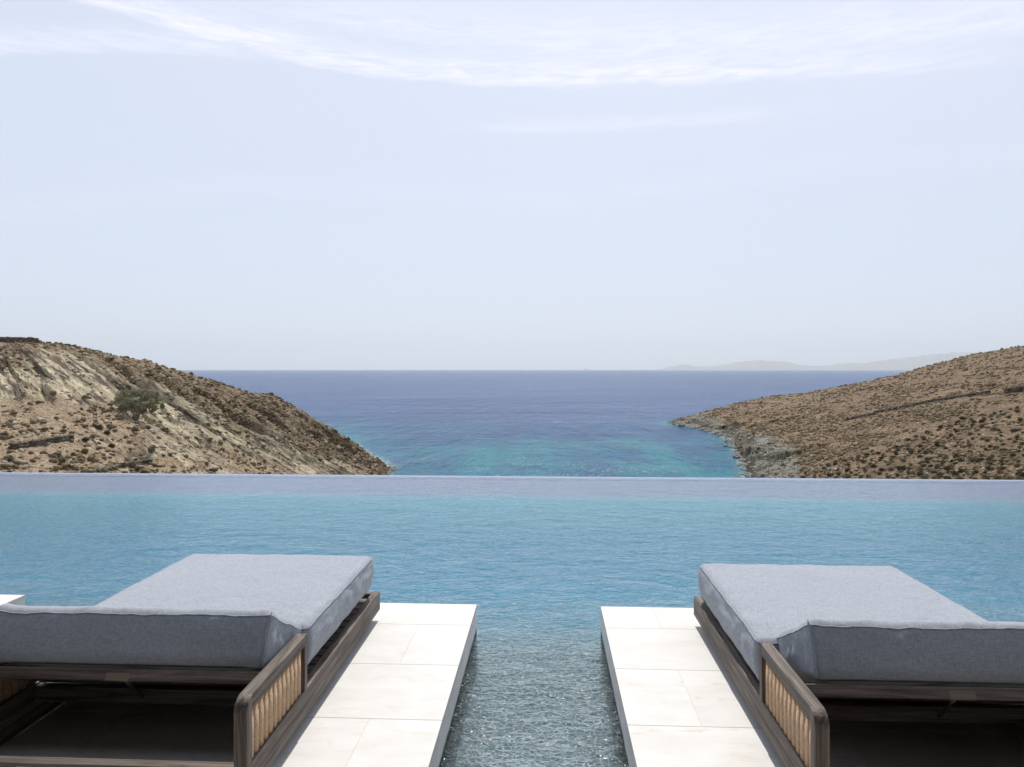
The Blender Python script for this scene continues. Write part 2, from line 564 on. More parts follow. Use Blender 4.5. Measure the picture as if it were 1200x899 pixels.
# ------------------------------------------------------------------ sea
def mat_sea():
    m, nt = material('sea_water')
    geo = nt.node('ShaderNodeNewGeometry')
    P = geo.outputs['Position']
    zone = nt.node('ShaderNodeVertexColor', {'layer_name': 'shallow'})
    sh = nt.node('ShaderNodeSeparateColor', None, Color=zone.outputs[0])
    shal, shore_ = sh.outputs[0], sh.outputs[1]
    big = nt.noise(nt.mapping(P, (1, 0.4, 1)), 0.0032, 5, 0.6)
    patch = nt.noise(nt.mapping(P, (1, 0.5, 1)), 0.035, 6, 0.6, 0.6)
    deep = nt.mix(nt.ramp(big, 0.35, 0.65), (0.004, 0.045, 0.150), (0.008, 0.066, 0.200))
    turq = nt.mix(nt.ramp(patch, 0.36, 0.62, interp='SMOOTHSTEP'), (0.006, 0.095, 0.185), (0.008, 0.195, 0.235))
    c = nt.mix(shal, deep, turq)
    c = nt.mix(shore_, c, (0.16, 0.27, 0.24))
    w1 = nt.noise(nt.mapping(P, (1.0, 0.3, 1), (0, 0, R(4))), 0.8, 5, 0.66, 0.3)
    w2 = nt.noise(nt.mapping(P, (1.0, 0.22, 1), (0, 0, R(-4))), 0.14, 5, 0.66, 0.3)
    w3 = nt.noise(nt.mapping(P, (0.3, 1.0, 1)), 0.011, 6, 0.7)
    b = nt.bump(nt.math('ADD', nt.math('MULTIPLY', w1, 1.0), nt.math('MULTIPLY', w2, 5.5)), 1.0, 0.75)
    b = nt.bump(w3, 1.0, 4.0, b)
    c = nt.mix(nt.math('MULTIPLY', nt.ramp(nt.math('ADD', nt.math('MULTIPLY', w1, 0.5), nt.math('MULTIPLY', w2, 0.5)), 0.4, 0.6), 0.8), c, nt.mix(0.5, c, (0.004, 0.02, 0.07)))  # light and dark wave faces put into the sea colour
    foam = nt.math('MULTIPLY', nt.ramp(shore_, 0.25, 0.7), nt.ramp(nt.noise(P, 0.5, 5, 0.7), 0.50, 0.60))
    c = nt.mix(foam, c, (0.72, 0.76, 0.78))
    # sun sparkle on the waves, painted into the sea colour
    glint = nt.math('MULTIPLY', nt.math('MAXIMUM', nt.ramp(nt.noise(nt.mapping(P, (1.0, 0.35, 1)), 1.5, 4, 0.7), 0.56, 0.64), nt.ramp(nt.noise(nt.mapping(P, (1.0, 0.25, 1)), 0.35, 5, 0.75), 0.60, 0.67)), nt.ramp(nt.noise(nt.mapping(P, (0.5, 1, 1)), 0.02, 4, 0.6), 0.48, 0.66))
    c = nt.mix(nt.math('MULTIPLY', glint, 0.55), c, (0.55, 0.6, 0.66))
    finish(nt, c, 0.22, b, 0.07, {'IOR': 1.33})
    return m


sp = np.concatenate([np.linspace(-2600, -200, 30), np.arange(-200, 420, 40), np.arange(420, 920, 4), np.arange(920, 1400, 40), np.linspace(1400, 3600, 30)])
sd = np.concatenate([[8, 30, 70, 110], np.geomspace(130, 420, 90), np.geomspace(430, 41000, 60)])
SPX, SD = np.meshgrid(sp, sd, indexing='ij')
SX = SD * ((SPX - 600) / 830 * CY - SY); SYY = SD * (CY + (SPX - 600) / 830 * SY)
sv_ = np.stack([SX, SYY, np.full_like(SX, SEA)], -1).reshape(-1, 3)
si = np.arange(SX.size).reshape(SX.shape)
sf = np.stack([si[:-1, :-1], si[1:, :-1], si[1:, 1:], si[:-1, 1:]], -1).reshape(-1, 4)
sea = mesh_obj('sea', sv_, sf, mat_sea())
tag(sea, kind='structure')
sy = 433 + 25 * 830 / SD
bay = sstep(480, 545, sy + 14 * (vnoise(SX / 40, SYY / 40, SX * 0, 5) - 0.5) * 2) * 0.95
# closer to the coast the bottom rises
lx = np.interp(sy, [433, 500, 515, 530, 546, 560, 600], [200, 385, 408, 430, 461, 453, 440])
rx = np.interp(sy, [433, 495, 505, 512, 520, 532, 545, 562, 600], [1100, 784, 830, 850, 860, 866, 872, 878, 885])
dl = (SPX - lx) / 830 * SD; dr = (rx - SPX) / 830 * SD
near_c = np.maximum(np.where(sy > 505, sstep(16, 0, dl), 0), np.where(sy > 494, sstep(22, 0, dr), 0))
line = np.maximum(np.where(sy > 515, sstep(3.5, -1, dl), 0), np.where(sy > 494, sstep(4.5, -1, dr), 0))
shal = np.clip(np.maximum(bay, near_c * 0.85), 0, 1)
sc_ = np.stack([shal, line * 0.7, shal * 0, shal * 0 + 1], -1).reshape(-1, 4).astype(np.float32)
att = sea.data.color_attributes.new('shallow', 'FLOAT_COLOR', 'POINT')
att.data.foreach_set('color', sc_.ravel())

# ------------------------------------------------------------------ far islands
def mat_plain(name, col, rough=0.9):
    m, nt = material(name)
    P = nt.node('ShaderNodeNewGeometry').outputs['Position']
    n = nt.noise(P, 0.002, 5, 0.6)
    finish(nt, nt.mix(n, tuple(c * 0.7 for c in col), tuple(c * 1.3 for c in col)), rough, None, 0.1)
    return m


isl_mat = mat_plain('far_island_ground', (0.27, 0.25, 0.22))


def island(name, prof, D0):
    xs = np.arange(prof[0][0], prof[-1][0] + 0.1, 1.0)
    top = (433.2 - np.interp(xs, [p[0] for p in prof], [p[1] for p in prof]))
    top = np.clip(top + (fbm(xs / 9, xs * 0, xs * 0, 4, 5) - 0.5) * 1.6 * np.clip(top / 4, 0, 1), 0, None) / 830 * D0
    dep = np.array([-0.10, -0.07, -0.045, -0.02, 0, 0.03, 0.07])
    hh = np.array([0, 0.32, 0.62, 0.9, 1.0, 0.6, 0])
    V = []
    for x, t in zip(xs, top):
        for d, h in zip(dep, hh):
            D = D0 * (1 + d)
            wx, wy = world_of(x, D)
            rr = float(vnoise(np.array(x / 5.0), np.array(d * 90), np.array(0.0), 9)) * 0.35 + 0.8
            V.append((wx, wy, SEA - 3 + (t + 3) * h * (rr if 0 < h < 1 else 1)))
    n = len(dep)
    F = [(i * n + j, (i + 1) * n + j, (i + 1) * n + j + 1, i * n + j + 1) for i in range(len(xs) - 1) for j in range(n - 1)]
    o = mesh_obj(name, V, F, isl_mat, smooth=True)
    return tag(o, kind='structure')


island('distant_island', [(766, 433.2), (775, 432), (783, 429.5), (792, 428), (802, 427.2), (815, 429), (835, 428.6), (850, 427), (862, 424.5), (872, 423),
                          (893, 422), (905, 423), (922, 423.5), (938, 427), (960, 428.5), (985, 425.6), (1010, 425), (1030, 422), (1060, 419),
                          (1090, 415), (1115, 412.6), (1150, 412.4), (1180, 415), (1230, 421), (1290, 427), (1330, 433.2)], 34000)
island('distant_islet', [(683, 433.2), (685.5, 431.8), (687, 430.8), (689, 431.8), (692, 432.3), (695, 433.2)], 30000)

# ------------------------------------------------------------------ foliage material and scrub
def mat_foliage(name, a, b, dry=True):
    m, nt = material(name)
    P = nt.node('ShaderNodeNewGeometry').outputs['Position']
    oi = nt.node('ShaderNodeObjectInfo')
    n = nt.noise(P, 1.6, 4, 0.6)
    c = nt.mix(nt.ramp(n, 0.35, 0.65), a, b)
    if dry:
        c = nt.mix(nt.math('MULTIPLY', oi.outputs['Random'], 0.5), c, (0.15, 0.115, 0.065))
        c = nt.mix(nt.ramp(nt.noise(P, 0.35, 4, 0.6), 0.50, 0.64, 0, 0.5), c, (0.21, 0.155, 0.085))
    finish(nt, c, 0.85, None, 0.15)
    return m


SCRUB = mat_foliage('dry_scrub_leaves', (0.072, 0.054, 0.032), (0.185, 0.135, 0.08))
SHRUB = mat_foliage('shrub_leaves', (0.080, 0.072, 0.042), (0.15, 0.13, 0.078))
OLIVE = mat_foliage('tree_leaves', (0.15, 0.145, 0.080), (0.31, 0.295, 0.18), False)
m_, nt_ = material('bark')
P_ = nt_.node('ShaderNodeNewGeometry').outputs['Position']
finish(nt_, nt_.mix(nt_.noise(P_, 6, 4), (0.16, 0.13, 0.10), (0.34, 0.30, 0.25)), 0.9, None, 0.2)
BARK = m_


def leaf_clump(r, h, n, rr, leaf=0.07):
    """leaf quads spread through a lumpy dome"""
    V = []; F = []
    lobes = [(rr.uniform(-.45, .45) * r, rr.uniform(-.45, .45) * r, rr.uniform(.35, .65) * h, rr.uniform(.5, .75)) for _ in range(6)]
    for _ in range(n):
        lx_, ly_, lz_, lr = rr.choice(lobes)
        v = Vector((rr.gauss(0, 1), rr.gauss(0, 1), rr.gauss(0, 1))).normalized() * (rr.random() ** 0.35) * lr
        p = Vector((lx_ + v.x * r, ly_ + v.y * r, max(0.02, lz_ + v.z * h * 0.8)))
        a = Vector((rr.gauss(0, 1), rr.gauss(0, 1), rr.gauss(0, 1))).normalized()
        b = a.orthogonal().normalized() * leaf * rr.uniform(.35, .7)
        a = a * leaf * rr.uniform(.7, 1.4)
        k = len(V)
        V += [p - a, p + b, p + a, p - b]
        F.append((k, k + 1, k + 2, k + 3))
    return V, F


rr = random.Random(3)
shrub_vars = []
for k in range(6):
    V, F = leaf_clump(0.5, 0.62, 420, rr, 0.085)
    shrub_vars.append(V and (V, F))

# individual shrubs: the ones that show largest, on the lower right slope and the left flat
cand = []
tries = 0
while len(cand) < 1500 and tries < 60000:
    tries += 1
    px = rr.uniform(880, 1199); y = 563 - (rr.random() ** 1.7) * 110
    p, D = hill_point(px, y)
    if p.z < SEA + 1.5: continue
    if px < 930 and rr.random() < 0.6: continue
    cand.append((D, p, px, y))
for _ in range(80):
    px = rr.uniform(2, 200); y = rr.uniform(500, 556)
    if fbm(np.array(px / 30.0), np.array(y / 12.0), np.array(0.0), 3, 91) < 0.47: continue
    p, D = hill_point(px, y)
    cand.append((D, p, px, y))
cand.sort(key=lambda c: c[0])
keep = []
for c in cand:
    if len(keep) >= 295: break
    if all((c[1] - k[1]).length > (1.5 if c[2] > 600 else 1.2) for k in keep): keep.append(c)
base_meshes = []
for V, F in shrub_vars:
    o = mesh_obj('low_shrub', V, F, SHRUB)
    base_meshes.append(o.data)
    bpy.data.objects.remove(o)
for D, p, px, y in keep:
    o = bpy.data.objects.new('low_shrub', rr.choice(base_meshes))
    COL.objects.link(o)
    s = rr.uniform(0.6, 1.25) if px > 600 else rr.uniform(0.5, 1.0)
    o.location = p - Vector((0, 0, 0.08))
    o.scale = (s * rr.uniform(.9, 1.25), s, s * rr.uniform(.7, 1.0))
    o.rotation_euler.z = rr.uniform(0, 6.28)
    tag(o, 'small rounded dark olive shrub on the dry hillside beyond the pool', 'shrub', 'low shrubs on the hillsides')

# the rest of the scrub, too many to count: one object
ico = bmesh.new(); bmesh.ops.create_icosphere(ico, subdivisions=1, radius=1)
ICOV = np.array([v.co[:] for v in ico.verts]); ICOF = np.array([[v.index for v in f.verts] for f in ico.faces]); ico.free()


def blobs(name, pts, mat, jitter=0.35, label=None, cat=None):
    n = len(pts); k = len(ICOV)
    P = np.array([p[:3] for p in pts]); SC = np.array([p[3:6] for p in pts])
    J = 1 + rng.uniform(-jitter, jitter, (n, k, 1))
    ang = rng.uniform(0, 6.28, n)
    B = ICOV[None] * J * SC[:, None, :]
    c, s = np.cos(ang)[:, None], np.sin(ang)[:, None]
    BX = B[..., 0] * c - B[..., 1] * s; BY = B[..., 0] * s + B[..., 1] * c
    V = np.stack([BX, BY, B[..., 2]], -1) + P[:, None, :]
    F = ICOF[None] + (np.arange(n) * k)[:, None, None]
    o = mesh_obj(name, V.reshape(-1, 3), F.reshape(-1, 3), mat)
    return tag(o, label, cat, None, 'stuff')


SHARE = 0.36


def scatter(n, cond, smin, smax, flat=0.7, sink=0.15):
    out = []
    tries = 0
    while len(out) < n and tries < n * 30:
        tries += 1
        if rr.random() < SHARE:
            px = rr.uniform(-60, 460); ridge = float(np.interp(px, pxs, 433 + yr_ * 830)); y = rr.uniform(ridge - 1, 560)
        else:
            px = rr.uniform(784, 1260); ridge = float(np.interp(px, pxs, 433 + yr_ * 830)); y = ridge - 1 + (rr.random() ** 1.15) * (562 - ridge)
        i = int(np.argmin(np.abs(pxs - px)))
        ys = 433 + (CAMZ - Z_fin[i]) / D_all[i] * 830
        j = len(near_t) + int(np.argmin(np.abs(ys[len(near_t):len(near_t) + NV] - y)))
        if Z_fin[i, j] < SEA + 0.8: continue
        if rr.random() > cond(i, j, px, y): continue
        s = (smin + (smax - smin) * rr.random() ** 2.6) * (0.6 + 0.4 * D_all[i, j] / 150)
        out.append((X[i, j], Y[i, j], Z_fin[i, j] + s * flat * (0.3 - sink), s * rr.uniform(.8, 1.5), s, s * flat * rr.uniform(.6, 1.1)))
    return out


dens = np.clip(0.15 + (fbm(A / 5.0, D_all / 11.0, Z_all / 3.0, 4, 131, 0.6) - 0.38) * 4.5, 0.1, 1)


def c_scrub(i, j, px, y):
    if px < 600:
        dn = float(dens[i, j])
        return (0.07 * rock[i, j] + 0.9 * upper[i, j] + 0.32 * soil[i, j]) * dn
    return 0.95 * (1 - 0.8 * coastR[i, j]) * float(dens[i, j]) * (0.35 if D_all[i, j] < 150 else 1)


def c_stone(i, j, px, y):
    if px < 600:
        return 0.5 * rock[i, j] + 0.6 * upper[i, j] + 0.2 * soil[i, j]
    return 0.10 + 0.9 * coastR[i, j]


blobs('scrub', scatter(17000, c_scrub, 0.10, 0.46, 0.95), SCRUB, 0.4, 'dark low scrub covering the dry headlands', 'scrub')


def mat_rock(name, a, b, c3):
    m, nt = material(name)
    P = nt.node('ShaderNodeNewGeometry').outputs['Position']
    n = nt.noise(P, 1.3, 5, 0.65); n2 = nt.noise(P, 7, 5, 0.7)
    c = nt.mix(nt.ramp(n, 0.35, 0.65), a, b)
    c = nt.mix(nt.ramp(n2, 0.55, 0.7), c, c3)
    finish(nt, c, 0.9, nt.bump(n2, 0.8, 0.06), 0.2)
    return m


STONE = mat_rock('hill_stone', (0.25, 0.20, 0.14), (0.48, 0.42, 0.32), (0.13, 0.10, 0.07))
SHORE = mat_rock('shore_stone', (0.11, 0.105, 0.09), (0.27, 0.26, 0.22), (0.06, 0.055, 0.045))
WALLM = mat_rock('wall_stone', (0.075, 0.062, 0.048), (0.20, 0.165, 0.125), (0.045, 0.037, 0.03))
blobs('stones', scatter(3600, c_stone, 0.09, 0.42, 0.7), STONE, 0.5, 'loose pale stones strewn over the headlands', 'stones')

# boulders on the waterline, each its own
def boulder_mesh(seed):
    b = bmesh.new(); bmesh.ops.create_icosphere(b, subdivisions=3, radius=1)
    for v in b.verts:
        n = mnoise.noise(v.co * 1.1 + Vector((seed, 0, 0))) * 0.55 + mnoise.noise(v.co * 3 + Vector((seed, 3, 0))) * 0.22
        q = v.co * (1 + n)
        q.z = round(q.z * 3.2) / 3.2 * 0.6 + q.z * 0.4
        v.co = q
    me = bpy.data.meshes.new('shore_boulder'); b.to_mesh(me); b.free(); me.materials.append(SHORE)
    return me


bm_list = [boulder_mesh(s * 7.3) for s in range(6)]
spots = []
for _ in range(46):
    q = rr.random()
    yy = 495.5 + 66 * q ** 1.2
    xx = float(np.interp(yy, [495, 499, 505, 512, 520, 532, 545, 562], [787, 800, 830, 850, 860, 866, 872, 877]))
    spots.append((xx + rr.uniform(-3, 9), yy + rr.uniform(-1.5, 0.5)))
for x, y in [(785, 495), (790, 496), (796, 498), (803, 500), (810, 501), (817, 502), (824, 504), (832, 506), (838, 508), (845, 511), (851, 514), (855, 517), (861, 521),
             (864, 526), (867, 533), (870, 540), (874, 546), (872, 551), (867, 556), (862, 560), (869, 561), (877, 556), (884, 559), (892, 560),
             (850, 523), (856, 524), (461, 549), (459, 551), (457, 553), (454, 555), (451, 557)]:
    spots.append((x, y))
for x, y in spots:
    D = 25 * 830 / (y - 433)
    wx, wy = world_of(x, D)
    o = bpy.data.objects.new('shore_boulder', rr.choice(bm_list)); COL.objects.link(o)
    s = D / 830 * rr.uniform(2.4, 5.6) * (0.55 if (x, y) in ((850, 523), (856, 524)) else 1)
    s = min(s, 2.4)
    o.location = (wx, wy, SEA + s * 0.12)
    o.scale = (s * rr.uniform(1.0, 1.7), s * rr.uniform(.9, 1.5), s * rr.uniform(.35, .6))
    o.rotation_euler = (rr.uniform(-.15, .15), rr.uniform(-.15, .15), rr.uniform(0, 6.28))
    if (x, y) in ((850, 523), (856, 524)):
        tag(o, 'small dark rock standing alone in the water off the right shore', 'rock', 'rocks in the water')
    else:
        tag(o, 'dark boulder on the waterline at the foot of a headland', 'rock', 'boulders along the shore')


# ------------------------------------------------------------------ dry stone walls
def stone_wall(label, pts, h, w=0.6):
    P = []
    for (x0, y0), (x1, y1) in zip(pts[:-1], pts[1:]):
        n = max(2, int(abs(x1 - x0) / 1.2))
        for k in range(n):
            f = k / n
            p, D = hill_point(x0 + (x1 - x0) * f, y0 + (y1 - y0) * f)
            P.append(p)
    # smooth out
    Q = [sum((P[max(0, min(len(P) - 1, i + d))] for d in (-2, -1, 0, 1, 2)), Vector()) / 5 for i in range(len(P))]
    pts_ = []
    for a, b in zip(Q[:-1], Q[1:]):
        L = (b - a).length
        n = max(1, int(L / 0.38))
        for k in range(n):
            c = a.lerp(b, (k + .5) / n)
            if mnoise.noise(c * 0.13) > 0.27 and h > 0.9: continue
            for lay in range(int(h / 0.26) + (rr.random() < 0.75)):
                s = rr.uniform(.16, .27)
                pts_.append((c.x + rr.uniform(-.1, .1), c.y + rr.uniform(-.12, .12) * w * 2, c.z - 0.1 + lay * .26 + rr.uniform(-.04, .04), s * 1.35, w * 0.5, s * 0.85))
    o = blobs('dry_stone_wall', pts_, WALLM, 0.3)
    del o['kind']
    tag(o, label, 'stone wall', 'dry stone walls on the hillsides')
    return o


stone_wall('long dark dry stone wall climbing across the right hillside', [(988, 494), (1010, 489), (1035, 483), (1060, 478), (1095, 471), (1130, 466), (1162, 461)], 1.0)
stone_wall('short faint dry stone wall high on the right hillside, left of the long one\'s upper end', [(1003, 459), (1022, 455), (1043, 451)], 0.7)
stone_wall('short dry stone wall at the right edge of the right hillside', [(1176, 462), (1190, 460), (1215, 457)], 1.3)
stone_wall('dry stone wall running along the crest of the left headland', [(-60, 401), (-20, 400.5), (20, 400.5), (46, 401.5)], 1.0)
stone_wall('low dark dry stone wall on the ochre slope near the left edge', [(12, 526), (35, 523), (60, 519), (86, 515)], 0.75)
stone_wall('crumbled dry stone wall just above the far pool edge', [(105, 555), (125, 551), (150, 545), (178, 541)], 0.5)


# ------------------------------------------------------------------ the lone tree on the left headland
def build_tree():
    p, D = hill_point(160, 491)
    sc_ = D / 830
    root = empty('broad_tree', p)
    tag(root, 'lone bushy grey green tree on the pale rocks of the left headland', 'tree')
    rt = random.Random(5)
    mb = MB(); tips = []
    for k in range(9):
        a = k * 0.7 + rt.uniform(-.2, .2)
        sp_ = rt.uniform(.25, 1.0)
        pts = [Vector((math.cos(a) * .12, math.sin(a) * .12, -0.3))]
        for s in range(1, 6):
            f = s / 5
            pts.append(Vector((math.cos(a) * sp_ * 18 * sc_ * f + rt.uniform(-.08, .08), math.sin(a) * sp_ * 9 * sc_ * f, 20 * sc_ * f ** .8 + rt.uniform(-.05, .05))))
        mb.tube(pts, [.10, .085, .07, .05, .035, .02], 6)
        tips.append(pts[-1]); tips.append(pts[-2])
    mb.build('trunk', BARK, root, True)
    V = []; F = []
    lobes = []
    for (ox, oz, rx_, rz_) in [(-21, 21, 8, 8), (-11, 28, 9, 8), (0, 31, 9, 8), (9, 27, 8, 8), (-17, 13, 7, 6), (19, 27, 7, 7), (24, 22, 6, 7), (2, 18, 9, 7), (12, 14, 7, 6), (-6, 20, 9, 8), (23, 14, 4, 5), (-8, 10, 6, 4), (7, 9, 6, 4)]:
        for q in range(3):
            lobes.append((ox * sc_ + rt.uniform(-.3, .3), rt.uniform(-1, 1) * 12 * sc_, oz * sc_ + rt.uniform(-.25, .25), rx_ * sc_ * rt.uniform(.55, .9), rz_ * sc_ * rt.uniform(.5, .85)))
    for _ in range(9000):
        L = rt.choice(lobes)
        v = Vector((rt.gauss(0, 1), rt.gauss(0, 1), rt.gauss(0, 1))).normalized() * rt.random() ** .4
        c = Vector((L[0] + v.x * L[3], L[1] + v.y * L[3], L[2] + v.z * L[4]))
        a = Vector((rt.gauss(0, 1), rt.gauss(0, 1), rt.gauss(0, 1))).normalized()
        b = a.orthogonal().normalized() * rt.uniform(.03, .06)
        a = a * rt.uniform(.08, .15)
        k = len(V); V += [c - a, c + b, c + a, c - b]; F.append((k, k + 1, k + 2, k + 3))
    mesh_obj('crown', V, F, OLIVE, root)
    # a dead brown bush just to its lower right
    p2, D2 = hill_point(194, 507)
    V, F = leaf_clump(1.05, 0.85, 900, rt, 0.09)
    o = mesh_obj('dry_bush', V, F, SCRUB, loc=p2 - Vector((0, 0, .1)))
    tag(o, 'dark brown dry bush on the slope just below the lone tree', 'bush')


build_tree()

# ------------------------------------------------------------------ pool
WL = -0.17


def mat_pool_floor(name, a, b, grout_or_net, scale, far=None, span=None):
    m, nt = material(name)
    P = nt.node('ShaderNodeNewGeometry').outputs['Position']
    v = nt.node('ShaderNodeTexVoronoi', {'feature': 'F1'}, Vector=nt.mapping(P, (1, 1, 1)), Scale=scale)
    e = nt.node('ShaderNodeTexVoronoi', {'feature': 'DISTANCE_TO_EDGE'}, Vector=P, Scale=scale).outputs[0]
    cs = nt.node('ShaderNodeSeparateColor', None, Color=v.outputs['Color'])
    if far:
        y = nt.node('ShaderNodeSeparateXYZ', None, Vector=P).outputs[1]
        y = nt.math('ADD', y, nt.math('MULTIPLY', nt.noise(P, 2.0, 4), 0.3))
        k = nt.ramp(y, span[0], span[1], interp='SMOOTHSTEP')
        a, b, grout_or_net = (nt.mix(k, p, q) for p, q in zip((a, b, grout_or_net), far))
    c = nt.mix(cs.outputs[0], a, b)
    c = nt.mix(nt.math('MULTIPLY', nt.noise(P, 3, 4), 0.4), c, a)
    c = nt.mix(nt.ramp(e, 0.015, 0.085, 1, 0), c, grout_or_net)
    finish(nt, c, 0.7, None, 0.2)
    return m


FLOOR = mat_pool_floor('pool_mosaic_caustics', (0.030, 0.048, 0.050), (0.10, 0.14, 0.14), (0.68, 0.72, 0.66), 25,  # pale net between the pebbles paints caustic light into the floor colour
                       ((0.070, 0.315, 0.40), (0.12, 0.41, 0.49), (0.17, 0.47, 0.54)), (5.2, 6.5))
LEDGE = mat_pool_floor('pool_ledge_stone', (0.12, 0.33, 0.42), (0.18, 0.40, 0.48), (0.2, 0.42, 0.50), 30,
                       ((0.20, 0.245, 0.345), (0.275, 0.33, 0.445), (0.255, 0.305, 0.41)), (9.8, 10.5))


def mat_water():
    m, nt = material('pool_water')
    P = nt.node('ShaderNodeNewGeometry').outputs['Position']
    a = nt.noise(nt.mapping(P, (0.6, 1.0, 1), (0, 0, R(12))), 11.0, 3, 0.6, 0.5)
    b = nt.noise(nt.mapping(P, (0.7, 1.0, 1), (0, 0, R(-28))), 26.0, 3, 0.6, 0.4)
    c = nt.noise(nt.mapping(P, (0.6, 1.0, 1), (0, 0, R(-10))), 3.6, 3, 0.5)
    h = nt.math('ADD', nt.math('ADD', nt.math('MULTIPLY', a, 1.0), nt.math('MULTIPLY', b, 0.62)), nt.math('MULTIPLY', c, 2.0))
    nrm = nt.bump(h, 1.0, 0.038)
    fr = nt.node('ShaderNodeFresnel', None, IOR=1.33, Normal=nrm)
    tr = nt.node('ShaderNodeBsdfTransparent', None, Color=(0.97, 0.99, 1.0))
    gl = nt.node('ShaderNodeBsdfGlossy', None, Color=(1, 1, 1), Roughness=0.08, Normal=nt.bump(h, 1.0, 0.016))
    rf = nt.node('ShaderNodeBsdfRefraction', None, Color=(0.98, 0.99, 1.0), Roughness=0.0, IOR=1.33, Normal=nrm)
    lo = nt.node('ShaderNodeMixShader', None, i0=0.5, i1=tr, i2=rf)
    mx = nt.node('ShaderNodeMixShader', None, i0=fr, i1=lo, i2=gl)
    ab = nt.node('ShaderNodeVolumeAbsorption', None, Color=(0.35, 0.76, 0.875), Density=0.85)
    o = nt.node('ShaderNodeOutputMaterial')
    nt.t.links.new(mx.outputs[0], o.inputs[0])
    nt.t.links.new(ab.outputs[0], o.inputs[1])
    return m


EDGE_Y = 11.62
wb = MB().box(-24, 24, 0.6, EDGE_Y, -2.1, WL)
water = wb.build('pool_water', mat_water())
tag(water, kind='structure')
def slab(name, prof, mat):
    """pool bottom: profile in (y, z) running across the pool"""
    poly = prof + [(prof[-1][0], -2.3), (prof[0][0], -2.3)]
    o = MB().prism_x(poly, -24.2, 24.2).build(name, mat)
    o['kind'] = 'structure'
    return o


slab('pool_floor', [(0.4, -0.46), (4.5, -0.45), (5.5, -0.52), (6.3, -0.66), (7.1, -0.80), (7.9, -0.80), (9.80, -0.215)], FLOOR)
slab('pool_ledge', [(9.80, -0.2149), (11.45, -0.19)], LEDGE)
mb = MB().box(-24.6, 24.6, 11.45, 11.80, -4.2, WL - 0.008, 0.008)
tag(mb.build('infinity_edge_wall', LEDGE), 'flat overflow wall along the far side of the infinity pool', 'pool wall')
mb = MB().box(-24.6, -24.15, 0.4, 11.5, -4.2, 0.0); mb.box(24.15, 24.6, 0.4, 11.5, -4.2, 0.0)
mb.build('pool_side_wall', LEDGE)['kind'] = 'structure'


# ------------------------------------------------------------------ stone platforms
def mat_stone():
    m, nt = material('pale_limestone')
    P = nt.node('ShaderNodeNewGeometry').outputs['Position']
    vc = nt.node('ShaderNodeVertexColor', {'layer_name': 'tile'})
    t = nt.node('ShaderNodeSeparateColor', None, Color=vc.outputs[0]).outputs[0]
    off = nt.node('ShaderNodeCombineXYZ', None, X=nt.math('MULTIPLY', t, 37.0), Y=nt.math('MULTIPLY', t, 11.0)).outputs[0]
    Q = nt.node('ShaderNodeVectorMath', {'operation': 'ADD'}, i0=P, i1=off).outputs[0]
    cl = nt.noise(nt.mapping(Q, (1, 1.8, 1)), 2.6, 6, 0.6, 0.8)
    vein = nt.noise(nt.mapping(Q, (1.2, 4.5, 1), (0, 0, R(14))), 3.4, 7, 0.68, 1.4)
    pit = nt.noise(Q, 60, 4, 0.7)
    c = nt.mix(nt.ramp(cl, 0.3, 0.7), (0.58, 0.56, 0.525), (0.675, 0.665, 0.645))
    c = nt.mix(nt.ramp(vein, 0.56, 0.70, 0, 0.55), c, (0.50, 0.42, 0.32))
    c = nt.mix(nt.ramp(pit, 0.62, 0.75, 0, 0.35), c, (0.55, 0.5, 0.43))
    c = nt.mix(nt.math('MULTIPLY', t, 0.35), c, (0.55, 0.525, 0.485))
    finish(nt, c, 0.62, nt.bump(pit, 0.15, 0.002), 0.35)
    return m


m_, nt_ = material('grout_or_net')
P_ = nt_.node('ShaderNodeNewGeometry').outputs['Position']
finish(nt_, nt_.mix(nt_.noise(P_, 30, 3), (0.62, 0.56, 0.47), (0.74, 0.68, 0.59)), 0.9, None, 0.2)
GROUT = m_
LIME = mat_stone()


def mat_side():
    """limestone facing, dark from just above the waterline down"""
    m, nt = material('limestone_facing')
    P = nt.node('ShaderNodeNewGeometry').outputs['Position']
    z = nt.node('ShaderNodeSeparateXYZ', None, Vector=P).outputs[2]
    n = nt.noise(nt.mapping(P, (1, 1, 2)), 9, 6, 0.65)
    c = nt.mix(nt.ramp(n, 0.3, 0.7), (0.60, 0.59, 0.57), (0.76, 0.745, 0.72))
    zz = nt.math('ADD', z, nt.math('MULTIPLY', nt.math('SUBTRACT', n, 0.5), 0.03))
    c = nt.mix(nt.ramp(zz, WL + 0.028, WL + 0.004, 0, 1), c, (0.022, 0.028, 0.020))
    finish(nt, c, 0.7, nt.bump(n, 0.3, 0.004), 0.3)
    return m


SIDE = mat_side()


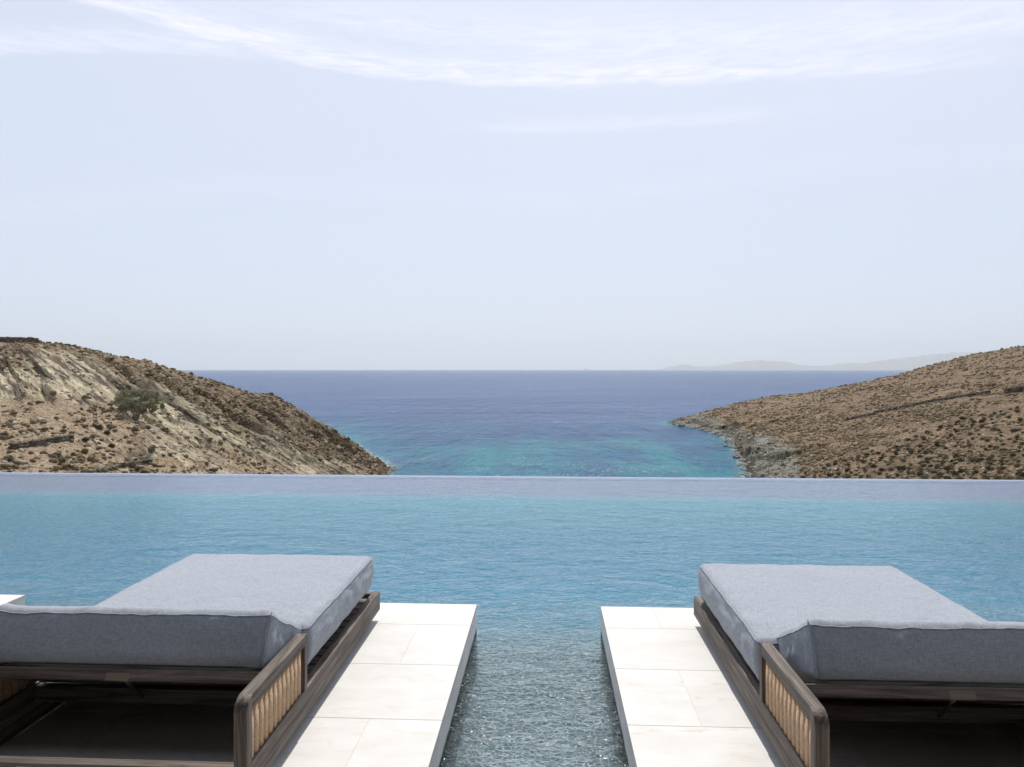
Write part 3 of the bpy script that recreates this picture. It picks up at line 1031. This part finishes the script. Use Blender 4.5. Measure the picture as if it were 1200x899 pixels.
def platform(x0, x1, joints, y1=4.806, y0=1.2):
    rows_ = []
    ys = [y1, 4.41, 3.81, 3.21, 2.61, 2.01, 1.41, y0]
    bm = bmesh.new()
    lay = bm.verts.layers.float_color.new('tile')
    for r in range(len(ys) - 1):
        ya, ybb = ys[r + 1], ys[r]
        cuts = [x0] + [j for j in sorted(joints[r % len(joints)]) if x0 < j < x1] + [x1]
        for a, b in zip(cuts[:-1], cuts[1:]):
            g = 0.0013
            xa = a + (g if a > x0 else 0); xb = b - (g if b < x1 else 0)
            q0 = ya + (g if r < len(ys) - 2 else 0); q1 = ybb - (g if r else 0)
            t = random.random()
            c = bmesh.new(); bmesh.ops.create_cube(c, size=1)
            for v in c.verts:
                v.co = Vector(((xa + xb) / 2 + v.co.x * (xb - xa), (q0 + q1) / 2 + v.co.y * (q1 - q0), -0.0125 + v.co.z * 0.025))
            bmesh.ops.bevel(c, geom=c.edges[:], offset=0.001, segments=1, affect='EDGES')
            me = bpy.data.meshes.new('t'); c.to_mesh(me); c.free()
            n0 = len(bm.verts)
            bm.from_mesh(me); bpy.data.meshes.remove(me)
            bm.verts.ensure_lookup_table()
            for v in bm.verts[n0:]:
                v[lay] = (t, t, t, 1)
    me = bpy.data.meshes.new('stone_deck'); bm.to_mesh(me); bm.free(); me.materials.append(LIME)
    root = bpy.data.objects.new('stone_deck', me); COL.objects.link(root)
    root['kind'] = 'structure'
    MB().box(x0 + .004, x1 - .004, y0, y1 - .004, -0.06, -0.0018).build('grout_bed', GROUT, root)
    MB().box(x0 + .001, x1 - .001, y0, y1 - .001, -0.62, -0.0255).build('side_facing', SIDE, root)
    return root


A_ = [(-1.06, -2.2), (-.8, -2.0), (-1.4,), (-.81, -1.94)]
platform(-2.86, -0.477, A_)
platform(0.362, 2.745, [(.705, 1.9), (1.3, 2.3), (.695, 1.9), (1.3,)])
platform(-6.08, -3.70, [(-4.2, -5.4), (-4.8,)], 4.85)
platform(3.58, 5.96, [(4.2, 5.4), (4.8,)], 4.80)
# terrace the platforms grow out of, behind and below the camera
mb = MB().box(-24.2, 24.2, -9, 1.195, -0.9, 0.0, 0.004)
o = mb.build('terrace', SIDE); o['kind'] = 'structure'


# ------------------------------------------------------------------ unseen roof, wall and posts added behind the camera for shade
def sky_blocker():
    m, nt = material('blocker_dark')
    P = nt.node('ShaderNodeNewGeometry').outputs['Position']
    finish(nt, nt.mix(nt.noise(P, 4, 5), (0.050, 0.040, 0.032), (0.085, 0.070, 0.056)), 0.9, None, 0.2)
    root = MB().box(-14, 14, -6.3, -6.0, 0, 3.3).build('sky_blocker', m)
    tag(root, 'unseen roof and wall added behind the camera to shade the daybeds', 'sky_blocker')
    MB().box(-14, 14, -6.0, 1.55, 2.65, 2.9, 0.01).build('blocker_roof', m, root)
    for x in (-13.6, -6.8, 6.8, 13.6):
        MB().box(x - .15, x + .15, 0.6, 0.9, 0.0, 2.649, 0.01).build('blocker_post', m, root)
    MB().box(-14, 14, -5.99, 1.15, 0.001, 0.03, 0.004).build('blocker_floor', m, root)


sky_blocker()

# ------------------------------------------------------------------ daybeds
def mat_fabric():
    m, nt = material('grey_blue_canvas')
    tc = nt.node('ShaderNodeTexCoord').outputs['Object']
    P = tc
    a = nt.noise(nt.mapping(P, (30, 260, 260)), 1.0, 2, 0.6)
    b = nt.noise(nt.mapping(P, (260, 30, 50)), 1.0, 2, 0.6)
    sp_ = nt.noise(P, 330, 2, 0.7)
    big = nt.noise(P, 2.5, 4, 0.55)
    f = nt.math('ADD', nt.math('MULTIPLY', a, 0.5), nt.math('MULTIPLY', b, 0.62))
    f = nt.math('ADD', nt.math('MULTIPLY', f, 0.6), nt.math('MULTIPLY', sp_, 0.4))
    c = nt.mix(nt.ramp(f, 0.36, 0.64), (0.178, 0.205, 0.245), (0.395, 0.415, 0.45))
    c = nt.mix(nt.math('MULTIPLY', nt.ramp(big, 0.3, 0.7), 0.18), c, (0.22, 0.235, 0.28))
    nrm = nt.bump(f, 0.35, 0.0012)
    wr = nt.noise(P, 5, 3, 0.5, 0.6)
    nrm = nt.bump(wr, 0.2, 0.02, nrm)
    finish(nt, c, 0.92, nrm, 0.15, {'Sheen Weight': 0.12})
    return m


def mat_wood(kind='Y'):
    m, nt = material('weathered_dark_wood')
    P = nt.node('ShaderNodeTexCoord').outputs['Object']

    def grain(v1, v2):
        g = nt.noise(nt.mapping(P, v1), 1.0, 5, 0.65, 0.9)
        g2 = nt.noise(nt.mapping(P, v2), 1.0, 3, 0.6, 0.3)
        return g, g2
    if kind == 'X':
        g, g2 = grain((1.6, 40, 42), (6, 160, 170))
    else:
        g, g2 = grain((38, 1.6, 42), (160, 6, 170))
    if kind == 'ARM':                                   # uprights have their grain running up
        h, h2 = grain((38, 40, 1.6), (160, 165, 6))
        xyz = nt.node('ShaderNodeSeparateXYZ', None, Vector=P)
        up = nt.math('MAXIMUM', nt.math('LESS_THAN', xyz.outputs[1], 0.050), nt.math('GREATER_THAN', xyz.outputs[1], 0.603))
        mx = lambda p, q: nt.node('ShaderNodeMix', None, i0=up, i2=p, i3=q).outputs[0]
        g, g2 = mx(g, h), mx(g2, h2)
    k = nt.noise(P, 3.0, 4, 0.6)
    c = nt.mix(nt.ramp(g, 0.36, 0.66), (0.046, 0.034, 0.027), (0.23, 0.187, 0.155))
    c = nt.mix(nt.ramp(g2, 0.45, 0.7, 0, 0.5), c, (0.075, 0.065, 0.058))
    c = nt.mix(nt.ramp(k, 0.55, 0.75, 0, 0.4), c, (0.045, 0.034, 0.027))
    finish(nt, c, 0.62, nt.bump(nt.math('ADD', g, g2), 0.35, 0.002), 0.3)
    return m


def mat_rope():
    m, nt = material('tan_rope')
    P = nt.node('ShaderNodeTexCoord').outputs['Object']
    w = nt.node('ShaderNodeTexWave', {'wave_type': 'BANDS', 'bands_direction': 'Z'},
                Vector=nt.mapping(P, (1, 1, 1), (R(18), 0, 0)), Scale=70, Distortion=0.6, Detail=2).outputs[1]
    n = nt.noise(P, 45, 4, 0.6)
    c = nt.mix(nt.ramp(n, 0.3, 0.7), (0.56, 0.37, 0.225), (0.80, 0.57, 0.375))
    c = nt.mix(nt.ramp(w, 0.0, 0.45, 0.55, 0), c, (0.20, 0.12, 0.065))
    finish(nt, c, 0.75, nt.bump(w, 0.7, 0.003), 0.25)
    return m


FAB, WOOD, ROPE = mat_fabric(), mat_wood(), mat_rope()
WOODX, WOODA = mat_wood('X'), mat_wood('ARM')
m_, nt_ = material('brushed_metal')
finish(nt_, (0.35, 0.35, 0.36), 0.35, None, 0.5, {'Metallic': 1.0})
METAL = m_
m_, nt_ = material('pale_wood_block')
P_ = nt_.node('ShaderNodeTexCoord').outputs['Object']
finish(nt_, nt_.mix(nt_.noise(nt_.mapping(P_, (4, 60, 60)), 1, 3), (0.16, 0.13, 0.10), (0.26, 0.21, 0.16)), 0.7, None, 0.3)
BLOCK = m_


def soft_box(w, l, t, r, nx, ny, nz, deform, name, mat, parent):
    """rounded cushion: x 0..w, y 0..l, z 0..t, then bent by deform(Vector) -> Vector"""
    def axis(n, L):
        return [i / n * L for i in range(n + 1)]
    ids = {}
    V = []; F = []

    def vid(x, y, z):
        k = (round(x, 6), round(y, 6), round(z, 6))
        if k not in ids:
            c = Vector((min(max(x, r), w - r), min(max(y, r), l - r), min(max(z, r), t - r)))
            p = Vector((x, y, z)); d = p - c
            if d.length > 1e-9: p = c + d.normalized() * r
            ids[k] = len(V); V.append(deform(p))
        return ids[k]
    def pack(n, L):
        # finer near the rounded ends
        e = [0, r * .25, r * .55, r * .8, r]
        m = [r + (L - 2 * r) * i / n for i in range(1, n)]
        return e + m + [L - q for q in e[::-1]]
    xs, ys, zs = pack(nx, w), pack(ny, l), pack(nz, t)
    for z, flip in ((0, 1), (t, 0)):
        for i in range(len(xs) - 1):
            for j in range(len(ys) - 1):
                f = [vid(xs[i], ys[j], z), vid(xs[i + 1], ys[j], z), vid(xs[i + 1], ys[j + 1], z), vid(xs[i], ys[j + 1], z)]
                F.append(f[::-1] if flip else f)
    for y, flip in ((0, 0), (l, 1)):
        for i in range(len(xs) - 1):
            for j in range(len(zs) - 1):
                f = [vid(xs[i], y, zs[j]), vid(xs[i + 1], y, zs[j]), vid(xs[i + 1], y, zs[j + 1]), vid(xs[i], y, zs[j + 1])]
                F.append(f[::-1] if flip else f)
    for x, flip in ((0, 1), (w, 0)):
        for i in range(len(ys) - 1):
            for j in range(len(zs) - 1):
                f = [vid(x, ys[i], zs[j]), vid(x, ys[i + 1], zs[j]), vid(x, ys[i + 1], zs[j + 1]), vid(x, ys[i], zs[j + 1])]
                F.append(f[::-1] if flip else f)
    return mesh_obj(name, V, F, mat, parent, smooth=True)


def seam_path(w, l, t, r, z, deform, n=60, ins=0.0):
    """closed loop round the cushion at height z, on its skin"""
    q = r * (1 - 1 / math.sqrt(2)) if ins else 0
    e = ins
    c = [(e, e), (w - e, e), (w - e, l - e), (e, l - e)]
    pts = []
    rc = 0.03
    for k in range(4):
        x0, y0 = c[k]; x1, y1 = c[(k + 1) % 4]
        dx, dy = x1 - x0, y1 - y0; L = math.hypot(dx, dy); dx /= L; dy /= L
        m = max(3, int(n * L / (w + l) / 1))
        for i in range(m):
            f = rc + (L - 2 * rc) * i / (m - 1)
            pts.append(deform(Vector((x0 + dx * f, y0 + dy * f, z))))
        nx_, ny_ = c[(k + 2) % 4][0] - x1, c[(k + 2) % 4][1] - y1
        L2 = math.hypot(nx_, ny_); nx_ /= L2; ny_ /= L2
        pts.append(deform(Vector((x1 - dx * rc * .3 + nx_ * rc * .3, y1 - dy * rc * .3 + ny_ * rc * .3, z))))
    return pts


def daybed(x0, label, mirror, mat_z, mat_top, mat_x, back_x, seed):
    """x0: outer face of the side rail next to the walkway; mirror -1 when the bed runs to the left of it"""
    W = 1.29; Y0, Y1 = 2.47, 4.50; T = 0.046
    root = empty('daybed', (x0, Y0, 0))
    tag(root, label, 'daybed', 'grey daybeds on the stone platforms')
    sg = mirror                                       # +1: bed extends to +x
    def lx(a, b):
        return (a, b) if sg > 0 else (-b, -a)
    L = Y1 - Y0
    # side rails
    for xa in (0, W - T):
        a, b = lx(xa, xa + T)
        MB().box(a, b, 0, L, 0.060 if xa == 0 else 0.0008, 0.177, 0.004).build('side_rail', WOOD, root)
    for ya in (0.004, L - T - .004):
        a, b = lx(T + .001, W - T - .001)
        MB().box(a, b, ya, ya + T, 0.062, 0.175, 0.004).build('cross_rail', WOODX, root)
    # slat base under the mattress
    mb = MB(); a, b = lx(T + .0004, W - T - .0004)
    y = 0.66
    while y < L - .12:
        mb.box(a, b, y, y + .085, 0.125, 0.155, 0.003); y += .1
    mb.box(a, b, 0.62, 0.66, 0.10, 0.168, 0.003)
    for q0, q1 in ((T + .002, T + .10), (W - T - .10, W - T - .002)):
        q0, q1 = lx(q0, q1); mb.box(q0, q1, 0.661, L - .06, 0.100, 0.124, 0.003)  # edge boards added to block sun slivers through the slats
    mb.build('slat_base', WOODX, root)
    # feet
    for xa in (0.06, W - .13):
        for ya in (0.10, L - .2):
            a, b = lx(xa, xa + .07)
            MB().box(a, b, ya, ya + .07, 0.0, 0.0595, 0.003).build('foot', WOOD, root)
    # arm panels with rope infill
    PH, PL, FR = 0.424, 0.64, 0.048
    for side in (0, 1):
        xa = -0.0035 if side == 0 else W - T + .0005
        a, b = lx(xa, xa + T + .003)
        # frame as one bent member: near post, top rail, far post
        rad = 0.055
        outer = [(0, 0.179)]
        for k in range(7):
            an = math.pi - k / 6 * math.pi / 2
            outer.append((rad + rad * math.cos(an), PH - rad + rad * math.sin(an)))
        outer += [(PL, PH), (PL, 0.179)]
        ri = 0.014
        inner = [(PL - FR * .75, 0.179), (PL - FR * .75, PH - FR)]
        for k in range(5):
            an = math.pi / 2 + k / 4 * math.pi / 2
            inner.append((FR + ri + ri * math.cos(an), PH - FR - ri + ri * math.sin(an)))
        inner += [(FR, 0.179)]
        fr = MB().prism_x(outer + inner, a, b, 0.0035, 2).build('arm_frame', WOODA, root)
        # post foot that laps the rail end
        n = 12
        y0_, y1_ = FR + .004, PL - FR * .75 - .006
        st = (y1_ - y0_) / n
        for k in range(n):
            cy = y0_ + (k + .5) * st
            xm0, xm1 = lx(xa + .010, xa + T - .006)
            top = PH - FR - .002 - (0.006 if k == 0 else 0)
            mb = MB()
            cx = (xm0 + xm1) / 2; hx = (xm1 - xm0) / 2; hy = st * .485
            prof = [(cx + hx * math.copysign(abs(math.cos(q)) ** .75, math.cos(q)), cy + hy * math.copysign(abs(math.sin(q)) ** .75, math.sin(q))) for q in [i / 14 * 2 * math.pi for i in range(14)]]
            A0 = [mb.bm.verts.new((px_, py_, 0.178)) for px_, py_ in prof]
            B0 = [mb.bm.verts.new((px_, py_, top)) for px_, py_ in prof]
            for i in range(14):
                mb.bm.faces.new((A0[i], A0[(i + 1) % 14], B0[(i + 1) % 14], B0[i]))
            mb.bm.faces.new(A0[::-1]); mb.bm.faces.new(B0)
            o = mb.build('rope_strip', ROPE, root)
            for p in o.data.polygons: p.use_smooth = len(p.vertices) == 4
    # backrest frame, tilted
    ang = R(26)
    hy, hz = 0.70, 0.195
    d = Vector((0, -math.cos(ang), math.sin(ang))); nn = Vector((0, math.sin(ang), math.cos(ang)))
    def bar(mb, xa, xb, s0, s1, t0, t1):
        b = bmesh.new(); bmesh.ops.create_cube(b, size=1)
        for v in b.verts:
            x = xb if v.co.x > 0 else xa; s = s1 if v.co.y > 0 else s0; t = t1 if v.co.z > 0 else t0
            q = Vector((0, hy, hz)) + d * s + nn * t; v.co = Vector((x, q.y, q.z))
        bmesh.ops.recalc_face_normals(b, faces=b.faces[:])
        bmesh.ops.bevel(b, geom=b.edges[:], offset=0.003, segments=1, affect='EDGES')
        mb.merge(b)
    mb = MB()
    a, b = lx(0.065, W - .065)
    bar(mb, a, b, 0.415, 0.455, -.040, .004)
    bar(mb, a, b, 0.0, 0.04, -.040, -.004)
    for xa in (0.065, W - .105, W / 2 - .02):
        p, q = lx(xa, xa + .04)
        bar(mb, p, q, 0.042, 0.413, -.038, -.006)
    mb.build('backrest_frame', WOODX, root)
    mb = MB(); p, q = lx(W / 2 - .05, W / 2 + .05)
    bar(mb, p, q, 0.42, 0.4565, -.0415, -.010)
    mb.build('joint_block', BLOCK, root)
    for xa in (0.055, W - .105):
        mb = MB(); p, q = lx(xa, xa + .05); bar(mb, p, q, 0.400, 0.457, -.056, -.0415)
        mb.build('corner_block', WOOD, root)
    # folding prop and the latch plate on the near cross rail
    p, q = lx(W / 2 - .012, W / 2 + .012)
    mb = MB(); mb.tube([((p + q) / 2, .31, .365), ((p + q) / 2 + .10 * sg, .62, .13)], .009, 8)
    mb.build('prop', METAL, root, True)
    p, q = lx(W * .60, W * .60 + .075)
    MB().box(p, q, .0025, .008, .128, .163, .001).build('latch_plate', METAL, root)
    # mattress
    tk = mat_top - mat_z
    mw = 1.17
    ml = L - 0.73 - 0.085
    xin = mat_x
    sd = seed
    def wr(p, k, s):
        return mnoise.noise(Vector((p.x * k + s, p.y * k, p.z * k * 1.3)))
    def def_mat(p):
        u = p.x / mw; v = p.y / ml; t = p.z / tk
        q = p.copy()
        q.z += 0.010 * math.sin(math.pi * u) ** .6 * (1 if t > .5 else -.0) * (math.sin(math.pi * min(1, max(0, v))) ** .4) if 0 < u < 1 and 0 < v < 1 else 0
        puff = math.sin(math.pi * t) if 0 <= t <= 1 else 0
        if u < .1: q.x -= .008 * puff
        if u > .9: q.x += .008 * puff
        if t < .5: q.x += (0.5 - u) * 0.03 * (1 - 2 * t)
        # near corner by the walkway sinks and is dragged in
        crumple = math.exp(-((p.y) / .10) ** 2)
        q.z -= 0.012 * crumple * t
        w_ = wr(p, 9, sd) * .005 + wr(p, 22, sd + 9) * .0028
        edge = 1 if (u < .06 or u > .94 or v > .95 or v < .05) else .7
        side = wr(Vector((p.y * .35, p.z * .8, p.x)), 26, sd + 4)
        if u < .05 or u > .95:
            q.x += side * .011 * puff
        q.z += w_ * edge
        q.y += w_ * edge * .8
        # to bed coordinates
        q.x = (xin + q.x) if sg > 0 else -(xin + q.x)
        q.y += 0.73; q.z += mat_z
        return q
    m = soft_box(mw, ml, tk, .034, 40, 44, 8, def_mat, 'mattress', FAB, root)
    pts = seam_path(mw, ml, tk, .034, tk - .014, def_mat, 130, .003)
    MB().tube(pts, .0034, 6, True).build('piping', FAB, m, True)
    # backrest cushion
    bw = (W - 2 * T + .006) - back_x
    bl, bt = 0.455, 0.222
    def def_bk(p):
        u = p.x / bw; v = p.y / bl; t = p.z / bt
        q = p.copy()
        puff = math.sin(math.pi * t) if 0 <= t <= 1 else 0
        if v > .9: q.y += .010 * puff
        if u < .08: q.x -= .002 * puff
        cor = math.exp(-((u * bw) / .06) ** 2) * math.exp(-((bl - p.y) / .10) ** 2)
        cor2 = math.exp(-(((1 - u) * bw) / .06) ** 2) * math.exp(-((bl - p.y) / .10) ** 2)
        q.z += .012 * (cor + cor2) * (1 if t > .5 else -1)
        if t > .5:
            q.z += .010 * math.sin(math.pi * min(1, max(0, u))) * 0.5
            q.z += wr(Vector((p.x, 0, 0)), 3.0, sd + 3) * .008
        w_ = wr(p, 8, sd + 20) * .006 + wr(p, 24, sd + 31) * .0032
        edge = 1 if (u < .08 or u > .92 or v > .93) else .4
        q.z += w_ * edge; q.y += w_ * edge
        # vertical pucker on the corner
        if u < .14 or u > .86:
            uu = min(u, 1 - u)
            q.y += .010 * math.sin(uu * bw * 90) * math.exp(-uu * bw / .035) * puff
            q.x += .008 * wr(Vector((p.y, p.z * .5, 0)), 30, sd) * puff
        g = Vector((0, 0.70, 0.215)) + d * q.y + nn * q.z
        xx = back_x + T + q.x
        return Vector((xx if sg > 0 else -xx, g.y, g.z))
    bk = soft_box(bw, bl, bt, .045, 44, 18, 9, def_bk, 'backrest_cushion', FAB, root)
    pts = seam_path(bw, bl, bt, .045, bt - .034, def_bk, 130, .0012)
    MB().tube(pts, .0034, 6, True).build('piping', FAB, bk, True)
    for px_ in (0.003, bw - .003):
        pts = [def_bk(Vector((px_ if px_ < .1 else px_, bl - .006, bt * f))) for f in [i / 14 * .86 + .07 for i in range(15)]]
        MB().tube(pts, .0032, 6).build('corner_seam', FAB, bk, True)
    return root


daybed(-1.07, 'grey blue daybed on the left stone platform, backrest raised, channel to its right', -1, .215, .430, .022, .010, 1.7)
daybed(.92, 'grey blue daybed on the right stone platform, backrest raised, channel to its left', 1, .190, .410, .012, .062, 6.1)

# ------------------------------------------------------------------ air
def build_haze():
    m, nt = material('haze_air')
    v = nt.node('ShaderNodeVolumePrincipled')
    v.inputs['Color'].default_value = (0.86, 0.93, 1.0, 1)
    v.inputs['Density'].default_value = 3.4e-5
    v.inputs['Anisotropy'].default_value = 0.3
    o = nt.node('ShaderNodeOutputMaterial')
    nt.t.links.new(v.outputs[0], o.inputs[1])
    h = MB().box(-180000, 180000, -2000, 47000, SEA - 12, 1100).build('haze', m)
    h['kind'] = 'stuff'
    h['label'] = 'thin pale sea haze'


build_haze()
